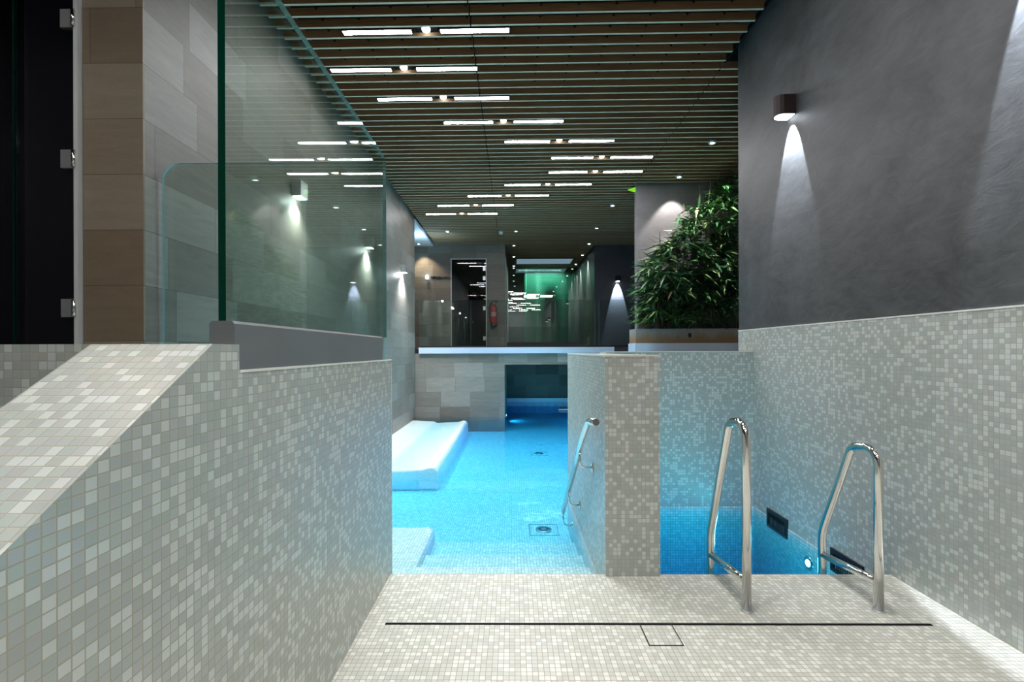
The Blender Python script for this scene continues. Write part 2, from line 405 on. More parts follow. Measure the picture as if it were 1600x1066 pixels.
# far end of the pool
struct(MB().box(-2.9, -0.2, 10.46, 13.6, -1.2, 1.34).build('wall_far', M['stone']), 'stone tiled wall at the far end of the pool under the walkway')
struct(MB().box(-0.2, 2.8, 10.46, 13.6, 1.08, 1.34).build('wall_far_lintel', M['stone']), 'stone lintel over the water channel')
struct(MB().box(-0.2, 2.8, 13.6, 13.8, -1.2, 1.08).build('wall_channel', M['stone_dark']), 'dark stone wall at the end of the channel')
struct(MB().box(-0.2, 2.6, 13.5, 13.6, -1.2, -0.015).build('trim_2', M['white']))
struct(MB().box(-2.16, 2.3, 10.38, 13.6, 1.34, 1.475).build('trim_3', M['ledge']), 'white edge of the walkway above the far pool wall')
struct(MB().box(-2.9, 2.6, 10.6, 20.5, 1.44, 1.48).build('floor_walkway', M['stone_dark']))
struct(MB().box(-4.6, -0.22, 12.9, 13.1, 1.45, 4.9).build('wall_sign', M['stone']), 'stone tiled wall with the dark glass door')
struct(MB().box(-0.32, -0.22, 13.1, 20.5, 1.45, 4.9).build('wall_corridor_left', M['plaster_mid']))
struct(MB().box(2.37, 2.5, 13.4, 20.5, 1.2, 4.9).build('wall_corridor_right', M['plaster']), 'dark plaster wall of the far corridor')
struct(MB().box(2.37, 5.0, 13.25, 13.4, 1.2, 4.9).build('wall_blue', M['plaster_blue']), 'dark blue grey wall with a lamp at the far right')
struct(MB().box(-0.4, 2.6, 20.4, 20.6, 1.2, 4.9).build('wall_corridor_end', M['plaster']))
struct(MB().box(-4.6, -2.62, 10.3, 10.4, 1.4, 4.9).build('wall_passage', M['stone']))
struct(MB().box(-4.7, -4.6, 10.3, 13.1, 1.4, 4.9).build('wall_passage_end', M['stone']))
# bamboo alcove
struct(MB().box(2.26, 5.0, 8.32, 8.47, -0.6, 4.9).build('wall_alcove', M['plaster_mid']), 'grey plaster wall behind the bamboo')
struct(MB().box(2.10, 4.9, 7.86, 8.32, -0.6, 1.52).build('trim_4', M['ledge']), 'white ledge under the planter')
struct(MB().box(2.64, 5.0, 4.75, 7.86, 1.1, 1.30).build('floor_alcove', M['mosaic']))
struct(MB().box(4.9, 5.05, 4.3, 13.4, -0.6, 4.9).build('wall_alcove_right', M['plaster_mid']))
struct(MB().box(2.74, 5.0, 4.3, 4.75, 1.1, 4.9).build('wall_alcove_near', M['plaster_mid']))

# ceiling
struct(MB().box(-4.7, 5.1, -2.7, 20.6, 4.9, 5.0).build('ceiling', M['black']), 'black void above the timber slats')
struct(MB().box(-4.6, -2.25, 10.4, 12.9, 4.37, 4.45).build('ceiling_passage', M['white']), 'pale ceiling over the side passage')
SK = 0.009; PITCH = 0.1433
def slats(x0, x1, ya, yb, cuts=()):
    m_ = MB(); k = math.ceil((ya - 4.361) / PITCH)
    while 4.361 + k * PITCH < yb:
        y = 4.361 + k * PITCH
        if not any(a < y < b_ and x0 < c1 and c0 < x1 for a, b_, c0, c1 in cuts):
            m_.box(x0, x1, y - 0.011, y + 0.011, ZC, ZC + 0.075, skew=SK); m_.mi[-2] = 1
        k += 1
    return m_
hole = [(14.95, 16.0, 0.0, 2.2)]
cs1 = struct(slats(-2.20, -0.39, -2.4, 12.88).build('ceiling_slats_left', [M['wood'], M['slat_lit_edge']]), 'timber slats over the left of the pool')
cs2 = struct(slats(-0.378, 2.23, -2.4, 13.1, ).build('ceiling_slats_middle', [M['wood'], M['slat_lit_edge']]), 'timber slats over the middle of the pool')
cs3 = struct(slats(2.242, 4.85, 4.80, 13.2).build('ceiling_slats_right', [M['wood'], M['slat_lit_edge']]), 'timber slats over the bamboo')
cs4 = MB()
for s_ in (slats(-0.2, 2.33, 13.15, 14.9), slats(-0.2, 2.33, 16.05, 20.3), slats(-0.2, 0.08, 14.95, 16.0), slats(2.08, 2.33, 14.95, 16.0)):
    b0 = len(cs4.v); cs4.v += s_.v; cs4.f += [tuple(i + b0 for i in q) for q in s_.f]; cs4.mi += s_.mi; cs4.sm += s_.sm
struct(cs4.build('ceiling_slats_corridor', [M['wood'], M['slat_lit_edge']]))
rl = MB(); x = -2.1
while x < 4.8:
    rl.box(x - 0.008, x + 0.008, -2.4 if x < 2.3 else 4.8, 13.1, ZC + 0.058, ZC + 0.10); x += 0.337
struct(rl.build('ceiling_rails', M['black']))
struct(MB().box(-2.62, -2.24, -2.6, 2.7, 4.55, 4.9).build('ceiling_edge', M['black']))

# ------------------------------------------------------------------ water
LXw = LX + 0.001
wp = [(LXw, 2.886), (-0.775, 2.886), (-0.775, 2.851), (0.566, 2.851), (0.566, 4.751), (RX - 0.001, 4.751), (RX - 0.001, 13.5), (-0.199, 13.5), (-0.199, 10.459), (LXw, 10.459)]
w = MB().prism(wp, 'z', -1.3, WL)
tag(w.build('pool_water', M['water']), 'bright blue clear water filling the main pool', 'water', kind='stuff')
w = MB().box(0.905, RX - 0.001, 2.851, 4.459, -1.5, WL + 0.002)
tag(w.build('plunge_water', M['water_plunge']), 'deep blue water in the small plunge pool on the right', 'water', kind='stuff')

# ------------------------------------------------------------------ ceiling lamps
def strip_lamp(loc, label):
    t = thing('strip_light', label, 'ceiling light', loc, 'strip lights between the ceiling slats')
    for sx in (-1, 1):
        c = sx * 0.462
        m_ = MB().box(c - 0.322, c + 0.322, -0.024, 0.024, -0.003, 0.05, skew=SK)
        m_.build('light_tube', M['tube'], t)
        q = MB().box(c - 0.33, c + 0.33, -0.034, 0.034, 0.05, 0.10, skew=SK)
        for sy in (-1, 1): q.box(c - 0.33, c + 0.33, sy * 0.031 - 0.004, sy * 0.031 + 0.004, -0.001, 0.05, skew=SK)
        for sz in (-1, 1): q.box(c + sz * 0.328 - 0.005, c + sz * 0.328 + 0.005, -0.03, 0.03, -0.001, 0.05, skew=SK)
        q.build('housing', M['black_metal'], t)
    h = MB().box(-0.105, 0.105, -0.05, 0.05, 0.03, 0.13).build('spot_box', M['black'], t)
    MB().lathe([(0.0, 0.006), (0.03, 0.006), (0.038, 0.014), (0.038, 0.032)], (0, 0, 0.0)).build('spot_lens', M['spot'], h)
    return t
lampx = [(-0.814, 'nearest the camera, top left of the row'), (-1.163, 'second from the camera, furthest left of the near ones'), (-0.826, 'third from the camera'),
         (-0.118, 'fourth from the camera, over the middle'), (0.676, 'fifth from the camera'), (1.399, 'sixth from the camera, at the right bend of the line'),
         (1.402, 'seventh from the camera, just behind the right bend'), (0.642, 'eighth from the camera'), (-0.087, 'ninth from the camera'),
         (-0.771, 'tenth from the camera, second from the far end'), (-1.127, 'furthest away of the zigzag line')]
base = None; lamps = []
for i, (x, wd) in enumerate(lampx):
    y = 4.289 + 0.5732 * i; lab = 'added unseen pair of white light tubes, ' + wd
    p = (x, y - SK * x, ZC)
    if base is None: base = strip_lamp(p, lab); lamps.append(base)
    else: lamps.append(dup(base, p, lab))
for x, k, wd in [(0.35, -4, 'in the ceiling just in front of the visible row'), (1.0, -12, 'in the ceiling over the far half of the deck'), (-0.4, -20, 'in the ceiling over the middle of the deck'),
                 (0.8, -28, 'in the ceiling above the viewpoint'), (-1.9, -24, 'in the ceiling over the parapet'), (1.25, -36, 'in the ceiling behind the viewpoint, right one'), (-0.9, -36, 'in the ceiling behind the viewpoint, left one'), (0.3, -44, 'in the ceiling furthest behind the viewpoint')]:
    y = 4.289 + PITCH * k  # unseen pairs added to brighten the deck, pier front and parapet
    lamps.append(dup(base, (x, y - SK * x, ZC), 'added unseen pair of white light tubes, ' + wd))
for i, o in enumerate(lamps):
    if i >= 11:
        light('spot_beam', 'SPOT', (0, 0, -0.01), 62, (1.0, 0.97, 0.90), parent=o, spot_size=R(100), spot_blend=0.9, shadow_soft_size=0.06)  # beams of the added pairs over the deck
    if i < 11:
        light('spot_beam', 'SPOT', (0, 0, -0.01), 108, (0.84, 0.96, 1.0), parent=o, spot_size=R(88), spot_blend=0.9, shadow_soft_size=0.04)

def downlight(loc, label):
    t = thing('recessed_downlight', label, 'ceiling light', loc, 'round downlights in the timber ceiling')
    MB().lathe([(0.056, 0.0), (0.062, 0.006), (0.062, 0.06), (0.05, 0.06)]).build('housing', M['satin'], t)
    MB().lathe([(0.0, -0.001), (0.030, -0.001), (0.034, 0.003)]).build('lens', M['spot'], t)
    return t
dl = [(-1.65, 11.5, 'white round downlight over the far walkway, left of the smoke detector', 0), (0.08, 11.5, 'small round downlight right of the smoke detector', 0),
      (2.08, 9.5, 'round downlight left of the bamboo wall', 0), (2.07, 11.24, 'round downlight in front of the dark blue wall', 0), (2.16, 12.9, 'round downlight at the corner of the far corridor', 0),
      (2.9, 7.95, 'round downlight lighting the plaster wall behind the bamboo', 1), (2.91, 6.65, 'nearest round downlight, right of the strip lights', 3),
      (0.03, 13.05, 'first left downlight of the corridor', 0), (0.03, 14.6, 'second left downlight of the corridor', 0), (0.03, 16.2, 'third left downlight of the corridor', 0),
      (2.20, 14.4, 'first downlight along the right corridor wall', 2), (2.20, 15.95, 'second downlight along the right corridor wall', 2), (2.20, 17.5, 'downlight along the right corridor wall behind the glass', 2)]
db = None
for x, y, lab, sp in dl:
    p = (x, y, ZC - 0.012)
    if db is None: db = downlight(p, lab); o = db
    else: o = dup(db, p, lab)
    if sp == 1: light('downlight_beam', 'SPOT', (0.0, 0.08, -0.02), 75, (1.0, 0.93, 0.86), (R(10), 0, 0), parent=o, spot_size=R(75), spot_blend=0.4, shadow_soft_size=0.02)
    elif sp == 3: light('downlight_beam', 'SPOT', (0, 0, -0.02), 320, (1.0, 0.97, 0.92), (R(38), 0, R(-14)), parent=o, spot_size=R(60), spot_blend=0.6, shadow_soft_size=0.03)
    elif sp == 2: light('downlight_beam', 'SPOT', (0.06, 0, -0.02), 170, (1.0, 0.95, 0.9), (0, R(-4), 0), parent=o, spot_size=R(60), spot_blend=0.7, shadow_soft_size=0.02)
# warm lamp round the corner of the passage
o = dup(db, (-2.6, 12.55, 4.352), 'round downlight hidden round the corner of the passage')
light('downlight_beam', 'SPOT', (0, 0, -0.02), 60, (1.0, 0.78, 0.52), (R(14), R(-10), 0), parent=o, spot_size=R(80), spot_blend=0.6, shadow_soft_size=0.03)
for x, y, wd in ((-3.2, 1.7, 'in the ceiling in front of the far left glass door'), (-1.7, 1.0, 'in the ceiling over the passage left of the parapet')):  # unseen warm downlights added to brighten the left entry
    o = dup(db, (x, y, ZC - 0.012), 'added unseen round downlight ' + wd)
    light('downlight_beam', 'SPOT', (0, 0, -0.02), 38 if x < -2 else 4, (1.0, 0.86, 0.68), parent=o, spot_size=R(110), spot_blend=0.8, shadow_soft_size=0.05)
sd = thing('smoke_detector', 'small white smoke detector hanging below the slats by the seam', 'smoke detector', (-0.30, 11.5, ZC - 0.075))
MB().lathe([(0.035, 0.0), (0.05, 0.012), (0.052, 0.045), (0.045, 0.06)]).build('head', M['white'], sd)
MB().lathe([(0.062, 0.06), (0.062, 0.078)]).build('base', M['satin'], sd)
sk = thing('ceiling_light_panel', 'long pale blue lit panel set in the corridor ceiling', 'ceiling light', (1.06, 15.5, ZC))
MB().box(-0.93, 0.93, -0.48, 0.48, 0.02, 0.05).build('diffuser', M['skylight'], sk)
f = MB(); f.box(-0.97, 0.97, -0.52, -0.48, 0.0, 0.09); f.box(-0.97, 0.97, 0.48, 0.52, 0.0, 0.09); f.box(-0.97, -0.93, -0.48, 0.48, 0.0, 0.09); f.box(0.93, 0.97, -0.48, 0.48, 0.0, 0.09)
f.build('frame', M['black_metal'], sk)
ex = thing('exit_sign', 'bright green lit sign under the ceiling by the bamboo wall edge', 'exit sign', (2.12, 8.40, 4.31))
MB().prism([(0.0, 0.045), (0.06, 0.02), (0.14, 0.0), (0.14, 0.09), (0.07, 0.07)], 'y', -0.01, 0.01).build('lit_panel', M['exit'], ex)
MB().box(0.06, 0.14, -0.012, 0.012, 0.09, 0.11).build('mount', M['black_metal'], ex)

# ------------------------------------------------------------------ wall lamps
def wall_lamp(loc, label, rz, kind):
    """body grows from the wall along local -X"""
    t = thing('wall_lamp', label, 'wall lamp', loc, 'wall lamps on the right wall' if kind == 'dark' else 'wall lamps on the stone wall', rz)
    bm_ = M['brown_metal'] if kind == 'dark' else M['satin']
    out = [(-0.155 + 0.05 * (1 - math.cos(a)), 0.0) for a in ()]
    poly = [(0.0, -0.06), (-0.10, -0.06), (-0.13, -0.05), (-0.15, -0.028), (-0.155, 0.0), (-0.15, 0.028), (-0.13, 0.05), (-0.10, 0.06), (0.0, 0.06)] if kind == 'dark' else \
           [(0.0, -0.075), (-0.10, -0.075), (-0.10, 0.075), (0.0, 0.075)]
    MB().prism(poly, 'z', -0.075, 0.085).build('body', bm_, t)
    inner = [(p[0] * 0.86 - 0.008, p[1] * 0.82) for p in poly]
    MB().prism(inner, 'z', -0.079, -0.0745).build('lens', M['lens'], t)
    MB().box(-0.012, 0.0, -0.045, 0.045, -0.06, 0.075).build('back_plate', M['black_metal'], t)
    return t
rw = wall_lamp((RX + 0.006, 3.84, 3.43), 'dark half round wall lamp shining down the right plaster wall', 0, 'dark')
def wedge(o, e, dx=-0.07, size=56, blend=0.12, soft=0.004):
    light('lamp_beam', 'SPOT', (dx, 0, -0.10), e, (0.80, 0.88, 1.0), (0, R(-25), 0), parent=o, spot_size=R(size), spot_blend=blend, shadow_soft_size=soft)
wedge(rw, 180)
o = dup(rw, (RX + 0.006, 1.98, 3.43), 'dark wall lamp above the top right, only its beam in view'); wedge(o, 150)
o = dup(rw, (3.03, 13.25, 3.47), 'small dark wall lamp on the far blue grey wall', R(90)); wedge(o, 150)
lw_ = None
for y, lab in ((4.68, 'nearest box lamp on the stone wall, seen through the glass screen'), (6.98, 'middle box lamp on the stone wall, seen through the glass screen'), (9.2, 'furthest box lamp on the stone wall, right of the glass screen')):
    p = (LX, y, 3.06)
    if lw_ is None: lw_ = wall_lamp(p, lab, math.pi, 'pale'); o = lw_
    else: o = dup(lw_, p, lab)
    light('lamp_beam', 'SPOT', (-0.06, 0, -0.10), 120, (0.93, 0.97, 1.0), parent=o, spot_size=R(115), spot_blend=1.0, shadow_soft_size=0.02)
    light('lamp_glow', 'POINT', (-0.07, 0, -0.12), 2.2, (0.93, 0.97, 1.0), parent=o, shadow_soft_size=0.03)

# underwater lamps
def uw(loc, label, rz, e, col):
    t = thing('underwater_lamp', label, 'pool light', loc, 'round lamps under the water', rz)
    MB().lathe([(0.055, 0.0), (0.055, -0.012), (0.046, -0.016)], axis='x').build('bezel', M['steel'], t)
    MB().lathe([(0.030, -0.012), (0.026, -0.020)], axis='x').build('lens', M['uw'], t)
    light('underwater_beam', 'SPOT', (-0.05, 0, 0), e, col, (0, R(90), 0), parent=t, spot_size=R(165), spot_blend=0.7, shadow_soft_size=0.05)
    return t
BL = (0.30, 0.82, 1.0)
uw((RX, 3.62, -0.29), 'round underwater lamp glowing on the right wall of the plunge pool', 0, 26, BL)
for x_ in (1.3, 1.95): uw((x_, 2.85, -0.75), 'added round underwater lamp hidden below the deck edge, ' + ('left' if x_ < 1.5 else 'right') + ' one', R(-90), 36, BL)  # two unseen lamps added to light the plunge pool evenly
for x, y, rz, lab, e in ((RX, 6.2, 0, 'round underwater lamp on the hidden right side of the main pool', 170), (RX, 8.6, 0, 'round underwater lamp further back on the hidden right side', 170),
                   (RX, 11.8, 0, 'round underwater lamp in the far channel', 80), (-0.2, 12.0, math.pi, 'added round underwater lamp on the left side of the far channel', 15), (LX, 5.2, math.pi, 'round underwater lamp between the ledge and the bench', 24)):  # the one on the channel's left side is added to brighten its water
    uw((x, y, -0.30), lab, rz, e, BL)
# added area light without a lamp, brightens the passage ceiling in blue
light('passage_fill', 'AREA', (-2.4, 11.6, 4.0), 10, (0.5, 0.78, 1.0), (R(180), 0, 0), shape='RECTANGLE', size=1.6, size_y=0.3)

# ------------------------------------------------------------------ glass screens
gs = thing('glass_screen', 'tall clear glass screen on the grey plinth, dark green near edge', 'glass screen', (-0.811, 1.262, 1.486))
sp_ = MB().box(-0.0105, 0.0105, 0.0, 1.61, 0.0, 1.13, mi=0, edge=1, flat='x'); sp_.mi[3] = 2; sp_.mi[5] = 2
sp_.build('glass_pane', [M['glass'], M['edge'], M['edge_lit']], gs)
# pane across, with a rounded top corner
gp = thing('glass_balustrade', 'clear glass pane with rounded top corner behind the tall glass screen', 'glass screen', (0, 2.885, 0))
poly = [(-0.82, 0.02), (-0.82, 2.60), (-2.23 + 0.11, 2.60)] + [(-2.12 - 0.11 * math.sin(a), 2.49 + 0.11 * math.cos(a)) for a in [R(15 * k) for k in range(1, 6)]] + [(-2.23, 2.49), (-2.23, 0.02)]
MB().prism(poly, 'y', -0.008, 0.008, 0, 1).build('glass_pane', [M['glass'], M['edge_lit']], gp)
MB().box(-2.2, -1.0, -0.02, 0.02, 0.0, 0.05).build('clamp_rail', M['satin'], gp)
# walkway balustrade
wb = thing('walkway_balustrade', 'long low glass balustrade along the far walkway edge', 'balustrade', (0, 10.5, 1.475))
for a, b_ in ((-2.15, -0.98), (-0.965, 0.55), (0.565, 1.97), (1.985, 2.9)):
    MB().box(a, b_, -0.007, 0.007, 0.0, 1.09, mi=0, edge=1, flat='y').build('glass_pane', [M['glass_b'], M['edge_lit']], wb)
MB().box(-2.15, 2.9, -0.025, 0.025, -0.0, 0.035).build('base_rail', M['black_metal'], wb)
# mirror-like partition in the corridor
pt = thing('glass_partition', 'reflective glass partition closing the far corridor', 'glass partition', (0, 16.4, 1.48))
MB().box(-0.21, 0.47, -0.008, 0.008, 0.22, 2.93, edge=1, flat='y').build('glass_pane', [M['glass_mirror'], M['edge']], pt)
MB().box(0.485, 2.36, -0.008, 0.008, 0.22, 2.93, edge=1, flat='y').build('glass_pane', [M['glass_mirror'], M['edge']], pt)
MB().box(-0.21, 2.36, -0.03, 0.03, 0.0, 0.22).build('sill', M['dark_panel'], pt)
MB().box(-0.21, -0.17, -0.04, 0.04, 0.22, 2.93).build('door_jamb', M['satin'], pt)
pc = thing('picture', 'tall green picture of a blurred dark figure behind the corridor glass', 'picture', (0, 17.3, 0))
MB().box(0.44, 2.34, 0.0, 0.03, 1.5, 4.40).build('print', M['picture'], pc)
cp = tag(MB().box(-0.218, -0.20, 13.12, 13.75, 1.48, 4.1).build('door_lining', M['white']), 'narrow pale door lining on the left of the far corridor', 'door frame')
# light in the room behind the partition
light('room_light', 'AREA', (1.0, 16.9, 4.38), 40, (0.75, 1.0, 0.92), (0, 0, 0), shape='RECTANGLE', size=1.6, size_y=0.3)

# ------------------------------------------------------------------ doors
def door(name, x0, x1, y, z0, z1, hs, lab, hx=1):
    t = thing(name, lab, 'door', (0, y, 0))
    MB().box(x0, x1, -0.006, 0.006, z0, z1, edge=1, flat='y').build('door_leaf', [M['glass_dark'], M['edge']], t)
    fr = MB(); w_ = 0.03
    if name != 'door_1': fr.box(x0 - w_, x0 - 0.004, -0.02, 0.02, z0, z1 + w_)
    fr.box(x1 + 0.004, x1 + w_, -0.02, 0.02, z0, z1 + w_); fr.box(x0 - 0.004, x1 + 0.004, -0.02, 0.02, z1 + 0.004, z1 + w_)
    fr.build('door_frame', M['frame'], t)
    for z in hs:
        hg = MB().box(x1 - 0.078, x1 - 0.004, -0.018, 0.018, z - 0.055, z + 0.055).build('hinge', M['satin'], t)
        MB().tube([(x1 + 0.006, -0.022, z - 0.05), (x1 + 0.006, -0.022, z + 0.05)], 0.012).build('hinge_pin', M['steel'], hg)
    return t
struct(door('door_1', -3.02, -2.655, 2.745, 0.03, 4.3, (1.667, 2.57, 3.42, 0.6), 'tall dark glass door at the far left with white hinges'))
tag(MB().box(-3.03, -2.66, 2.80, 2.82, 0.02, 4.6).build('privacy_panel', M['dark_panel']), 'dark woven panel right behind the far left glass door', 'panel')
tag(MB().box(-4.25, -3.04, 2.74, 2.752, 0.02, 4.6, edge=1, flat='y').build('fixed_glass', [M['glass_dark'], M['edge']]), 'dark fixed glass at the left picture edge beside the door', 'glass panel')
struct(door('door_2', -1.73, -0.77, 12.86, 1.5, 3.98, (1.75, 2.60, 3.45, 3.72), 'dark glass door in the far stone wall left of the extinguisher'))
tag(MB().box(-1.75, -0.75, 12.872, 12.895, 1.48, 4.0).build('door_backing', M['black']), 'black sheet standing in for the dark behind the far glass door', 'backing panel')  # black sheet, the darkness behind the door put into its colour

# ------------------------------------------------------------------ sign lettering
def letters(txt, x, y, z, size, mat, lab):
    cu = bpy.data.curves.new('txt', 'FONT'); cu.body = txt; cu.size = size; cu.extrude = 0.012; cu.space_character = 1.12
    to = bpy.data.objects.new('txt', cu); C.objects.link(to); bpy.context.view_layer.update()
    me = bpy.data.meshes.new_from_object(to.evaluated_get(bpy.context.evaluated_depsgraph_get())); bpy.data.objects.remove(to)
    me.transform(Matrix.Rotation(R(90), 4, 'X')); me.materials.clear(); me.materials.append(mat)
    o = bpy.data.objects.new('lettering', me); C.objects.link(o); o.location = (x, y, z)
    tag(o, lab, 'sign'); return o
letters('TEPIDARIUM', -2.34, 12.885, 3.44, 0.105, M['black_metal'], 'small raised black letters on the stone wall left of the far door')
o = tag(MB().lathe([(0.035, 0.0), (0.035, 0.10), (0.02, 0.105)], seg=16).build('sign_spotlight', M['lens'], loc=(-2.43, 12.84, 3.44)), 'little lit lamp at the left of the black letters', 'lamp')
tag(MB().box(-0.06, 0.06, 12.88, 12.898, 0, 0.01).build('lamp_shelf', M['satin'], loc=(-2.43, 0, 3.43)), 'tiny bracket that carries the little lamp by the letters', 'bracket')

# ------------------------------------------------------------------ fire extinguisher
fe = thing('fire_extinguisher', 'red fire extinguisher hanging on the stone wall right of the far door', 'fire extinguisher', (-0.54, 12.78, 2.08))
MB().lathe([(0.0, 0.0), (0.085, 0.0), (0.088, 0.09), (0.085, 0.095)]).build('foot_ring', M['rubber'], fe)
body = MB().lathe([(0.083, 0.09), (0.085, 0.10), (0.085, 0.50), (0.078, 0.55), (0.055, 0.595), (0.03, 0.61), (0.025, 0.63)]).build('cylinder', M['red'], fe)
lb = MB()
for k in range(8):
    a0, a1 = R(-150 + k * 15), R(-150 + (k + 1) * 15)
    b0 = len(lb.v)
    for a in (a0, a1):
        for z in (0.28, 0.40): lb.v.append((0.0865 * math.cos(a), 0.0865 * math.sin(a), z))
    lb.face((b0, b0 + 2, b0 + 3, b0 + 1))
lb.build('label_band', M['label'], body)
MB().lathe([(0.028, 0.62), (0.032, 0.64), (0.03, 0.675)]).build('valve', M['satin'], fe)
hd = MB().box(-0.03, 0.12, -0.012, 0.012, 0.675, 0.69); hd.box(-0.03, 0.13, -0.012, 0.012, 0.705, 0.72); hd.box(-0.03, -0.01, -0.012, 0.012, 0.675, 0.72)
hd.build('handle', M['rubber'], fe)
MB().tube(fillet([(-0.02, 0, 0.66), (-0.09, -0.01, 0.66), (-0.135, -0.02, 0.50), (-0.125, -0.03, 0.25), (-0.09, -0.04, 0.10)], 0.06), 0.013).build('hose', M['rubber'], fe)
MB().box(-0.03, 0.03, 0.07, 0.12, 0.45, 0.60).build('wall_bracket', M['black_metal'], fe)

# ------------------------------------------------------------------ ladder rails
def ladder(x, zt, zb, lab, yf=2.455, yb=2.90):
    t = thing('ladder_rail', lab, 'handrail', (x, yf, 0), 'steel entry rails of the plunge pool')
    d = yb - yf; r = 0.0235
    p = fillet([(0, 0, 0.0), (0, 0, zt + 0.055), (0, d * 0.42, zt + 0.03), (0, d, zb), (0, d, -0.75)], [0.085, 0.075, 0.25], 10)
    MB().tube(p, r, 20).build('rail_tube', M['steel'], t)
    MB().tube([(0, 0.0, 0.155), (0, d, 0.10)], 0.0205, 16).build('cross_bar', M['steel'], t)
    MB().lathe([(0.03, 0.0), (0.03, 0.004), (0.026, 0.006)], seg=24).build('floor_flange', M['satin'], t)
    return t
ladder(1.249, 0.955, 0.24, 'left polished steel ladder rail of the plunge pool, the taller one')
ladder(1.953, 0.815, 0.25, 'right polished steel ladder rail beside the mosaic wall, the shorter one')

# handrail on the pier
hr = thing('handrail', 'polished steel handrail sloping into the main pool on the pier side', 'handrail', (0, 0, 0))
dn = [(0.50, 2.76, 0.965), (0.49, 2.98, 0.935), (0.475, 3.13, 0.80), (0.475, 4.38, -0.15)]
MB().tube(fillet(dn, [0.12, 0.12], 8), 0.021, 18).build('rail_tube', M['steel'], hr)
def on_rail(y): return 0.80 + (y - 3.13) * (-0.95 / 1.25)
for y in (3.26, 3.90, 4.36):
    z = on_rail(y) - 0.02
    br = MB().tube(fillet([(0.475, y, z), (0.475, y, z - 0.12), (0.562, y, z - 0.12)], 0.04, 6), 0.008, 12).build('bracket', M['steel'], hr)
    MB().lathe([(0.032, -0.012), (0.032, -0.001)], (0.567, y, z - 0.12), 20, axis='x').build('rosette', M['steel'], br)

# ------------------------------------------------------------------ wall grilles
def grille(y0, lab):
    t = thing('vent_grille', lab, 'grille', (RX, y0, -0.137), 'dark skimmer grilles in the plunge pool wall')
    W_, H_ = 0.31, 0.166
    f = MB(); f.box(-0.014, 0, 0, W_, 0.053, H_ / 2); f.box(-0.014, 0, 0, W_, -H_ / 2, -0.053); f.box(-0.014, 0, 0, 0.03, -0.053, 0.053); f.box(-0.014, 0, W_ - 0.03, W_, -0.053, 0.053)
    f.build('frame', M['black_metal'], t)
    MB().box(-0.003, 0.0, 0.03, W_ - 0.03, -0.053, 0.053).build('backing', M['black'], t)
    s_ = MB()
    for k in range(12):
        y = 0.04 + k * 0.0205; s_.box(-0.012, -0.003, y, y + 0.006, -0.053, 0.053)
    s_.build('slats', M['black_metal'], t); return t
grille(3.90, 'dark slotted grille at the waterline, the further one behind the left ladder rail')
grille(3.06, 'dark slotted grille at the waterline, the nearer one behind the right ladder rail')

# ------------------------------------------------------------------ floor drains
ld = thing('linear_drain', 'long thin dark drain slot across the mosaic deck', 'drain', (0, 2.328, 0))
MB().box(-0.661, 2.12, -0.007, 0.007, 0.0, 0.0015).build('slot', M['black'], ld)
MB().box(-0.661, 2.12, 0.007, 0.011, 0.0, 0.003).build('edge_strip', M['satin'], ld)
dc = thing('drain_cover', 'square tiled drain cover with dark frame against the slot', 'drain cover', (0.638, 2.158, 0.0))
f = MB(); s0 = 0.165
f.box(0, s0, 0, 0.005, 0, 0.003); f.box(0, 0.005, 0.005, s0, 0, 0.003); f.box(s0 - 0.005, s0, 0.005, s0, 0, 0.003)
f.build('frame', M['black_metal'], dc)
MB().box(0.005, s0 - 0.005, 0.005, s0 - 0.005, 0.0, 0.0015).build('cover_plate', M['mosaic_floor'], dc)
def inlet(x, y, z, lab):
    t = thing('floor_inlet', lab, 'pool drain', (x, y, z), 'drain grates on the pool bottom')
    f = MB(); a = 0.15
    f.box(-a, a, -a, -a + 0.008, 0, 0.004); f.box(-a, a, a - 0.008, a, 0, 0.004); f.box(-a, -a + 0.008, -a + 0.008, a - 0.008, 0, 0.004); f.box(a - 0.008, a, -a + 0.008, a - 0.008, 0, 0.004)
    f.build('frame', M['satin'], t)
    g = MB().lathe([(0.085, 0.0), (0.085, 0.008), (0.07, 0.012)]).build('grate', M['satin'], t)
    s_ = MB()
    for k in range(16):
        an = k * math.pi / 8; c_, n_ = math.cos(an), math.sin(an)
        s_.tube([(0.03 * c_, 0.03 * n_, 0.011), (0.068 * c_, 0.068 * n_, 0.011)], 0.004, 6)
    s_.build('slots', M['black_metal'], g); return t
i1 = inlet(0.31, 4.72, PF, 'round grate in a square frame on the pool bottom near the steps')
dup(i1, (0.46, 8.2, PF), 'round grate in a square frame far out on the pool bottom')
# steel spout at the back right
sp = thing('water_spout', 'flat steel water spout low over the far pool behind the pier', 'spout', (1.55, 11.75, WL))
MB().box(-0.40, 0.78, -0.20, 0.14, 0.01, 0.045).build('spout_plate', M['satin'], sp, bevel=0.01)
MB().tube(fillet([(0.78, 0, 0.02), (0.2, 0, 0.12), (-0.05, 0, 0.12), (-0.12, 0, 0.04)], 0.05), 0.014).build('spout_rail', M['black_metal'], sp)

